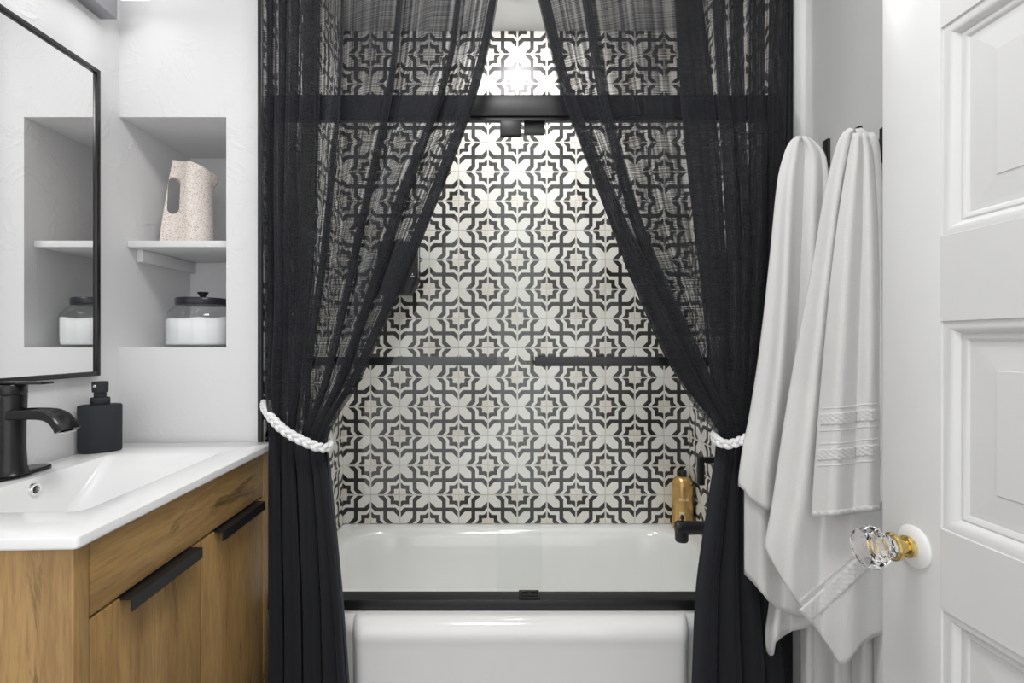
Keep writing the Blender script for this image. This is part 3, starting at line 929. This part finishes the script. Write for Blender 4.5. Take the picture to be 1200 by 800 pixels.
# ------------------------------------------------------------------ curtains
def curtain(name, label, Ltab, Rtab, anchors, folds, Yc, seed, soft, amp_t):
    """folds: per fold ([px at anchor rows], [half overlap px at anchor rows]); rows are heights given by pixel rows at depth Yc"""
    rnd = random.Random(seed)
    ys = np.concatenate([np.linspace(-75, 430, 70), np.linspace(437, 585, 44), np.linspace(595, 885, 30)])
    fr_tab = []
    for cs, ws in folds:
        fr_tab.append(([(a, (c - sinterp(Ltab, a)) / (sinterp(Rtab, a) - sinterp(Ltab, a))) for a, c in zip(anchors, cs)], list(zip(anchors, ws))))
    ph = [rnd.uniform(0, 6.28) for _ in range(8)]
    pts = []; uvs = []
    for y in ys:
        l, r = sinterp(Ltab, y), sinterp(Rtab, y)
        a = sinterp(amp_t, y)
        ctrl = [(l, 0.3 * a)]
        if name: pass
        prevx = l
        for k, (ft, wt) in enumerate(fr_tab):
            c = l + sinterp(ft, y) * (r - l)
            w_ = sinterp(wt, y)
            w_ *= 1 + .12 * math.sin(y * .013 + ph[k % 8])
            rg = sinterp([(-75, .25), (300, .35), (480, .7), (560, .9), (885, 1.0)], y)
            ctrl.append(((prevx + c - w_) / 2, -rg * a * (.8 + .2 * math.sin(ph[k % 8] + y * .008))))
            ctrl += [(c - w_ * .55, -a), (c + w_ * .8, -a * .75), (c + w_ * .95, -.15 * a), (c - w_ * .1, .1 * a), (c - w_ * .95, .3 * a), (c - w_ * .7, .9 * a), (c + w_ * .6, a)]
            prevx = c + w_
        ctrl.append(((prevx + r) / 2, -.2 * a)); ctrl.append((r, -.1 * a))
        row = catmull([(c[0], c[1]) for c in ctrl], 5)
        prow = []; urow = []
        s = 0.0; last = None
        for j, (x, d) in enumerate(row):
            if last is not None: s += math.hypot(x - last[0], (d - last[1]) * 430)
            last = (x, d)
            u = (x - l) / max(1, r - l)
            d2 = soft * sinterp([(-75, .6), (200, 1.0), (420, .8), (510, .25), (600, .5), (880, .8)], y) * (math.sin(u * 21 + ph[0] + .3 * math.sin(y * .01)) + .6 * math.sin(u * 37 + ph[1] + y * .004))
            Y = Yc + d + d2
            prow.append(P(x, y, Yc) + Vector((0, d + d2, 0)))
            urow.append((j / len(row) * 1.55, (885 - y) / 430.0))
        pts.append(prow); uvs.append(urow)
    me = grid_mesh(name, pts, M['curtain'], uvs)
    ga = me.attributes.new('gather', 'FLOAT', 'POINT')
    nc = len(pts[0])
    for i, y in enumerate(ys):
        q = min(1.0, max(0.0, (y - 488) / 30.0)); q = q * q * (3 - 2 * q) * .995
        for j in range(nc): ga.data[i * nc + j].value = q
    return me

A = [-75, 60, 260, 420, 505, 560, 885]
Lt = [(-75, 303), (0, 304), (200, 306), (320, 309), (430, 309), (475, 313), (505, 317), (540, 316), (700, 316), (885, 313)]
Rt = [(-75, 598), (0, 584), (60, 573), (110, 560), (200, 528), (300, 488), (400, 444), (450, 421), (490, 396), (520, 384), (560, 387), (600, 391), (700, 401), (800, 409), (885, 415)]
FL = [([315, 316, 316, 318, 323, 323, 325], [5, 5, 5, 5, 4, 4, 4]),
      ([331, 331, 330, 330, 329, 326, 328], [6, 7, 6, 6, 4, 4, 4]),
      ([347, 346, 344, 342, 339, 342, 347], [6, 7, 7, 7, 4, 4, 5]),
      ([367, 365, 359, 352, 344, 345, 350], [10, 11, 10, 8, 4, 4, 5]),
      ([402, 400, 384, 363, 357, 361, 371], [3, 4, 5, 6, 4, 4, 5]),
      ([475, 462, 423, 388, 363, 364, 374], [4, 4, 6, 7, 5, 4, 5]),
      ([545, 529, 462, 409, 372, 377, 394], [4, 4, 8, 8, 5, 4, 5]),
      ([591, 566, 495, 426, 380, 382, 409], [5, 6, 8, 8, 4, 4, 4])]
cu = bpy.data.objects.new('curtain', curtain('curtain', '', Lt, Rt, A, FL, 1.388, 3, .0085, [(-75, .026), (260, .027), (430, .028), (505, .026), (580, .028), (885, .032)]))
link(cu)
tag(cu, 'sheer black linen curtain tied back on the vanity side', 'curtain', 'tied-back black curtains')
Lt2 = [(-75, 613), (0, 631), (60, 645), (110, 658), (180, 684), (250, 711), (354, 754), (463, 806), (500, 833), (515, 842), (535, 839), (600, 829), (700, 816), (800, 812), (885, 809)]
Rt2 = [(-75, 927), (0, 926), (150, 924), (300, 917), (430, 900), (515, 884), (560, 888), (700, 908), (800, 920), (885, 926)]
FR = [([620, 652, 724, 797, 848, 844, 826], [5, 5, 9, 14, 5, 4, 5]),
      ([676, 698, 746, 813, 853, 848, 829], [3, 3, 5, 8, 4, 4, 5]),
      ([800, 812, 830, 843, 858, 858, 858], [14, 15, 15, 13, 5, 4, 6]),
      ([838, 844, 857, 858, 863, 861, 861], [5, 5, 6, 6, 4, 4, 6]),
      ([862, 865, 871, 869, 868, 872, 887], [6, 6, 6, 6, 4, 4, 5]),
      ([888, 887, 888, 880, 874, 875, 890], [7, 7, 7, 7, 4, 4, 5]),
      ([913, 911, 906, 892, 880, 884, 916], [7, 7, 7, 7, 3, 3, 5])]
cu2 = bpy.data.objects.new('curtain', curtain('curtain', '', Lt2, Rt2, A, FR, 1.392, 11, .006, [(-75, .024), (260, .026), (430, .027), (505, .025), (580, .027), (885, .030)]))
link(cu2)
tag(cu2, 'sheer black linen curtain tied back on the towel side', 'curtain', 'tied-back black curtains')
# rod just above the picture
rd = thing('curtain_rod', 'black curtain rod above the tub opening', 'rod', (0.06, 1.392, 2.27))
bm = bmesh.new(); tube(bm, [(XL + .40, 1.392, 2.286), (XR - .002, 1.392, 2.286)], .0125, 16)
obj('rod_tube', bm, M['black_metal'], rd, angle=40)

def braid(label, ctrl, turns):
    pts = catmull([P(*c) for c in ctrl], 14, closed=True)
    pts = [Vector(p) for p in pts]
    n = len(pts)
    t = thing('curtain_tieback', label, 'tieback', pts[0], group='white braided rope tiebacks')
    cum = [0]
    for i in range(n): cum.append(cum[-1] + (pts[(i + 1) % n] - pts[i]).length)
    tot = cum[-1]
    for k in range(3):
        sp_ = []
        for i in range(n):
            tg = (pts[(i + 1) % n] - pts[i - 1]).normalized()
            up = Vector((0, 0, 1)); up = (up - tg * up.dot(tg)).normalized()
            sd_ = tg.cross(up)
            th = 2 * math.pi * (turns * cum[i] / tot + k / 3)
            sp_.append(pts[i] + up * .0072 * math.sin(th) + sd_ * .0042 * math.sin(2 * th))
        sm = catmull(sp_, 2, closed=True)
        bm = bmesh.new(); tube(bm, sm, .0062, 8, closed=True, caps=False)
        obj('rope_strand', bm, M['rope'], t, smooth=True)
braid('white braided rope around the curtain on the vanity side',
      [(309, 474, 1.42), (314, 484, 1.375), (323, 495, 1.345), (337, 507, 1.332), (356, 517, 1.330), (374, 524, 1.338), (385, 524, 1.375), (384, 516, 1.425), (365, 505, 1.445), (335, 488, 1.448), (315, 475, 1.444)], 9)
braid('white braided rope around the curtain on the towel side',
      [(837, 511, 1.40), (842, 517, 1.355), (853, 520.5, 1.338), (866, 517, 1.335), (879, 511, 1.342), (890, 504, 1.375), (892, 497, 1.42), (878, 500, 1.447), (856, 506, 1.448), (841, 507, 1.435)], 8)

# ------------------------------------------------------------------ towel hooks and towels
def hook(label, Y, z):
    t = thing('towel_hook', label, 'hook', (XR, Y, z), group='black wall hooks for the towels')
    box('hook_plate', XR - .008, XR - .0003, Y - .011, Y + .011, z - .075, z, M['black_metal'], t, bevel=.002)
    bm = bmesh.new()
    pr = [(XR - .008, z - .050), (XR - .060, z - .030), (XR - .066, z - .002), (XR - .058, z), (XR - .052, z - .018), (XR - .008, z - .036)]
    ring_loft(bm, [[Vector((x, Y - .008, zz)) for x, zz in pr], [Vector((x, Y + .008, zz)) for x, zz in pr]])
    bmesh.ops.recalc_face_normals(bm, faces=bm.faces)
    obj('hook_arm', bm, M['black_metal'], t)
hook('black wall hook nearer the curtain holding a white towel', 1.300, 1.682)
hook('black wall hook nearer the door holding a white towel', 1.102, 1.632)

def sheet(name, parent, rows, Yl, Yr, hem, folds, mat, ytop=None, thick=.007, nu=46, nv=70, peakY=None, vfold=.3, wob=0.0):
    """a draped layer: rows (pixel row, left, right) give its outline at its own depth; Yl, Yr depth of its two sides at the bottom;
    hem: [(u, pixel row)]; folds: [(u centre, half width, depth)]"""
    Lr = [(r[0], r[1]) for r in rows]; Rr = [(r[0], r[2]) for r in rows]
    y0 = rows[0][0]
    pts = []
    ymax = max(h[1] for h in hem)
    for i in range(nv + 1):
        v = i / nv
        row = []
        for j in range(nu + 1):
            u = j / nu
            yb_ = sinterp(hem, u) if len(hem) > 2 else interp(hem, u)
            yt = y0 if ytop is None else interp(ytop, u)
            y = yt + (yb_ - yt) * v
            x = sinterp(Lr, y) + u * (sinterp(Rr, y) - sinterp(Lr, y))
            k = min(1.0, (y - y0) / 300.0) ** .7
            if peakY is not None: Y = peakY + (Yl + (Yr - Yl) * u - peakY) * k
            else: Y = Yl + (Yr - Yl) * u
            d = 0
            for fc, fw_, fd in folds:
                d += fd * math.exp(-((u - fc - wob * math.sin(y * .012 + fc * 9)) / fw_) ** 2)
            # rounded over at both sides
            d += .020 * (abs(2 * u - 1) ** 4) * (1 if thick else 0)
            Y += d * (vfold + (1 - vfold) * k)
            row.append(P(x, y, Y))
        pts.append(row)
    me = grid_mesh(name, pts, mat)
    o = bpy.data.objects.new(name, me)
    md = o.modifiers.new('thickness', 'SOLIDIFY'); md.thickness = thick; md.offset = 0
    link(o, parent)
    return o, pts

tw1 = thing('towel', 'white terry towel on the hook beside the black curtain', 'towel', (.74, 1.28, .60), group='white towels on the wall hooks')
r1 = [(160, 934, 943), (163, 930, 949), (170, 924, 958), (185, 918, 967), (210, 912, 970), (300, 903, 972), (400, 892, 974), (480, 880, 975), (545, 868, 975), (568, 866, 975), (600, 868, 975), (760, 880, 975)]
sheet('towel_layer', tw1, r1, 1.306, 1.235, [(0, 569), (.06, 574), (.12, 585), (.4, 600), (1, 600)], [(.28, .10, -.028), (.50, .07, .022), (.72, .09, -.022), (.9, .06, .012)], M['towel'], peakY=1.285, wob=.02)
r1b = [(165, 934, 944), (300, 908, 970), (500, 884, 972), (570, 873, 972), (670, 873, 972), (760, 873, 972)]
sheet('towel_layer', tw1, r1b, 1.318, 1.250, [(0, 672), (.12, 684), (.30, 706), (.45, 716), (1, 730)], [(.2, .1, -.018), (.45, .1, .012)], M['towel'], peakY=1.294)
r1c = [(165, 934, 944), (300, 915, 968), (640, 906, 968), (700, 903, 968), (745, 898, 968), (770, 900, 968)]
sheet('towel_layer', tw1, r1c, 1.330, 1.262, [(0, 763), (.07, 768), (.14, 753), (.36, 741), (.7, 734), (1, 722)], [(.15, .08, -.018), (.4, .12, .016)], M['towel'], peakY=1.303)

tw2 = thing('towel', 'white terry towel with woven borders on the hook beside the door', 'towel', (.74, 1.08, .45), group='white towels on the wall hooks')
r2 = [(151, 996, 1008), (155, 990, 1014), (164, 984, 1021), (190, 976, 1026), (240, 965, 1029), (300, 955, 1032), (400, 936, 1034), (500, 919, 1035), (600, 904, 1036), (640, 897, 1036), (660, 903, 1036), (700, 927, 1036), (778, 985, 1036), (790, 990, 1036)]
r2 = [(151, 996, 1008), (155, 990, 1014), (164, 984, 1021), (190, 976, 1026), (240, 965, 1029), (300, 955, 1032), (400, 936, 1034), (500, 919, 1035), (600, 904, 1036), (640, 897, 1036), (790, 892, 1036)]
hem2 = [(0, 642), (.10, 666), (.20, 688), (.40, 728), (.58, 765), (.645, 778), (.70, 775), (.80, 756), (.92, 745), (1, 742)]
o2, p2 = sheet('towel_layer', tw2, r2, 1.185, 1.085, hem2, [(.22, .10, -.020), (.48, .08, .018), (.70, .10, -.014)], M['towel'], peakY=1.083, wob=.02, nu=60, nv=90)
r2b = [(156, 1001, 1014), (180, 996, 1020), (300, 978, 1028), (400, 968, 1030), (480, 961, 1030), (605, 952, 1030), (620, 951, 1030)]
o2b, p2b = sheet('towel_flap', tw2, r2b, 1.105, 1.050, [(0, 606), (.2, 605), (.6, 601), (1, 597)], [(.30, .16, -.016), (.62, .10, .012), (.85, .10, -.008)], M['towel'], peakY=1.074, nu=40)
r2c = [(156, 1015, 1022), (165, 1016, 1028), (240, 1021, 1033), (400, 1027, 1035), (600, 1030, 1037)]
sheet('towel_edge', tw2, r2c, 1.075, 1.066, [(0, 590), (1, 588)], [(.5, .3, -.006)], M['towel'], peakY=1.090, nu=12)
r2d = [(726, 939, 1036), (840, 939, 1036)]
sheet('towel_back_layer', tw2, r2d, 1.36, 1.085, [(0, 835), (1, 835)], [(.08, .05, -.035), (.25, .10, .010), (.42, .06, -.018), (.62, .05, .025), (.74, .04, -.020), (.88, .05, .02)], M['towel'], vfold=1.0)

def strip_on(name, parent, pts, fu, v0, v1, rows_n, cols, mat, off, bumps, u0=0.0, u1=1.0, slope=0.0):
    """a raised woven border laid on a layer between two lines across it; bumps: small knots in rows"""
    P_ = np.array([[tuple(p) for p in r] for r in pts])
    nr, nc = P_.shape[:2]
    def samp(u, v):
        a = min(max(v, 0), 1) * (nr - 1); b = min(max(u, 0), 1) * (nc - 1)
        i, j = min(int(a), nr - 2), min(int(b), nc - 2)
        s, t = a - i, b - j
        p = P_[i, j] * (1 - s) * (1 - t) + P_[i + 1, j] * s * (1 - t) + P_[i, j + 1] * (1 - s) * t + P_[i + 1, j + 1] * s * t
        du = P_[i, j + 1] - P_[i, j]; dv = P_[i + 1, j] - P_[i, j]
        n_ = np.cross(du, dv); n_ = n_ / np.linalg.norm(n_)
        if n_[1] > 0: n_ = -n_
        return p, n_
    g_ = []
    for i in range(rows_n + 1):
        row = []
        for j in range(cols + 1):
            u = u0 + (u1 - u0) * j / cols
            v = v0 + (v1 - v0) * i / rows_n + slope * (u - u0)
            p, n_ = samp(u, v)
            edge = min(i, rows_n - i) > 0 and min(j, cols - j) > 0
            h = off if edge else off - .003
            if bumps and edge: h += .0018 * (1 if ((i // 2 + j // 2) % 2 == 0) else 0)
            row.append(tuple(p + n_ * h))
        g_.append(row)
    me = grid_mesh(name, g_, mat)
    return link(bpy.data.objects.new(name, me), parent)
for v0, v1, bmp in ((.712, .722, False), (.728, .763, True), (.772, .780, False), (.805, .815, False), (.822, .855, True), (.862, .872, False)):
    strip_on('woven_border', tw2, p2b, None, v0, v1, 12 if bmp else 3, 44, M['band'], .0045, bmp, .03, .97)
strip_on('hem_border', tw2, p2b, None, .982, .999, 4, 40, M['band'], .0045, True, .01, .99)

# slanted border low on the front towel, running up to the right from its left edge
def diag_border(name, parent, pts, a, b, width, off, bumps, n=46, m=10):
    """a, b: pixel ends of the border's lower line; width in pixels upwards"""
    P_ = np.array([[tuple(p) for p in r] for r in pts]).reshape(-1, 3)
    px = VX + P_[:, 0] * F / P_[:, 1]; py = VY - (P_[:, 2] - H) * F / P_[:, 1]
    ax = np.array(a, float); bx = np.array(b, float)
    dr = (bx - ax) / np.linalg.norm(bx - ax); nr_ = np.array([dr[1], -dr[0]])
    if nr_[1] > 0: nr_ = -nr_
    g_ = []
    for i in range(m + 1):
        row = []
        for j in range(n + 1):
            q = ax + (bx - ax) * j / n + nr_ * width * i / m
            dd = (px - q[0]) ** 2 + (py - q[1]) ** 2
            idx = np.argsort(dd)[:6]; wgt = 1 / (dd[idx] + 1.0); Y = float((P_[idx, 1] * wgt).sum() / wgt.sum())
            edge = min(i, m - i) > 0 and min(j, n - j) > 0
            h = off if edge else off - .003
            if bumps and edge: h += .002 * (1 if ((i // 2 + j // 2) % 2 == 0) else 0)
            row.append(tuple(P(q[0], q[1], Y - h)))
        g_.append(row)
    return link(bpy.data.objects.new(name, grid_mesh(name, g_, M['band'])), parent)
diag_border('woven_border', tw2, p2, (950, 730), (1022, 665), 21, .0058, True)
diag_border('woven_border', tw2, p2, (938, 708), (1004, 649), 4, .0058, False)

# ------------------------------------------------------------------ door
DA = math.radians(1.5)
dr = bpy.data.objects.new('door_1', None); dr.location = (.556, .752, 0.006); dr.rotation_euler = (0, 0, DA)
dr['kind'] = 'structure'; dr['label'] = 'open white panelled door with a glass knob'
COL.objects.link(dr)
# local: x into the door thickness (0 = visible face, +x away), y from the free edge (0) towards the hinge (negative)
DW, DT, DH = .76, .036, 2.045
ST = .098
rails = [(0.0, .186), (.452, .557), (.823, .925), (1.190, 1.298), (1.564, 1.671), (1.937, DH)]
panels = [(.186, .452), (.557, .823), (.925, 1.190), (1.298, 1.564), (1.671, 1.937)]
def dbox(name, a, bevel=.001): return box(name, *a, M['door'], dr, bevel, local=True)
dbox('stile', (0, DT, -ST, 0, 0, DH), .002); dbox('stile', (0, DT, -DW, -DW + ST, 0, DH), .002)
for a, b in rails: dbox('rail', (0, DT, -DW + ST, -ST, a, b), 0)
for a, b in panels:
    bm = bmesh.new()
    ya, yb_ = -DW + ST, -ST
    def rc(ins, x): return [Vector((x, ya + ins, a + ins)), Vector((x, yb_ - ins, a + ins)), Vector((x, yb_ - ins, b - ins)), Vector((x, ya + ins, b - ins))]
    prof_m = [(0, .0), (.0008, .0022), (.004, .0022), (.009, .0035), (.013, .0065), (.0155, .0105), (.0165, .0115), (.019, .0105), (.022, .0115), (.0245, .0140), (.0255, .0145)]
    ring_loft(bm, [rc(i, x) for i, x in prof_m], False, False)
    bmesh.ops.recalc_face_normals(bm, faces=bm.faces)
    obj('panel_moulding', bm, M['door'], dr, True, angle=30)
    bm = bmesh.new()
    ring_loft(bm, [rc(i, x) for i, x in ((.0255, .030), (.0255, .0145), (.032, .0145), (.060, .0128), (.0605, .0118))], True, True)
    bmesh.ops.recalc_face_normals(bm, faces=bm.faces)
    obj('panel', bm, M['door'], dr, True)
# knob set
ky, kz = -.0570, .886
def dl(name, prof, mat, parent, n=32, ang=35, a0=0.0):
    bm = bmesh.new(); lathe(bm, prof, (0, ky, kz), 'x', n, a0)
    return obj(name, bm, mat, parent, True, angle=ang)
rs = dl('rosette', [(.0285, .0003), (.0285, .002), (.026, .0045), (.018, .006), (.0145, .0065), (.0001, .0065)], M['rosette'], dr)
dl('collar', [(.0135, .0067), (.0145, .008), (.0145, .0115), (.0125, .013), (.0095, .013), (.009, .0245), (.012, .026), (.018, .0265), (.0185, .028), (.0185, .031), (.0165, .033), (.0001, .033)], M['brass'], dr)
prof_k = [(.0001, .0332), (.0145, .0332), (.0155, .038), (.0135, .042), (.0165, .046), (.0265, .052), (.029, .058), (.028, .066), (.024, .0715), (.012, .0745), (.0001, .0755)]
bm = bmesh.new(); lathe(bm, prof_k, (0, ky, kz), 'x', 12, .13)
obj('glass_knob', bm, M['knob_glass'], dr, True)
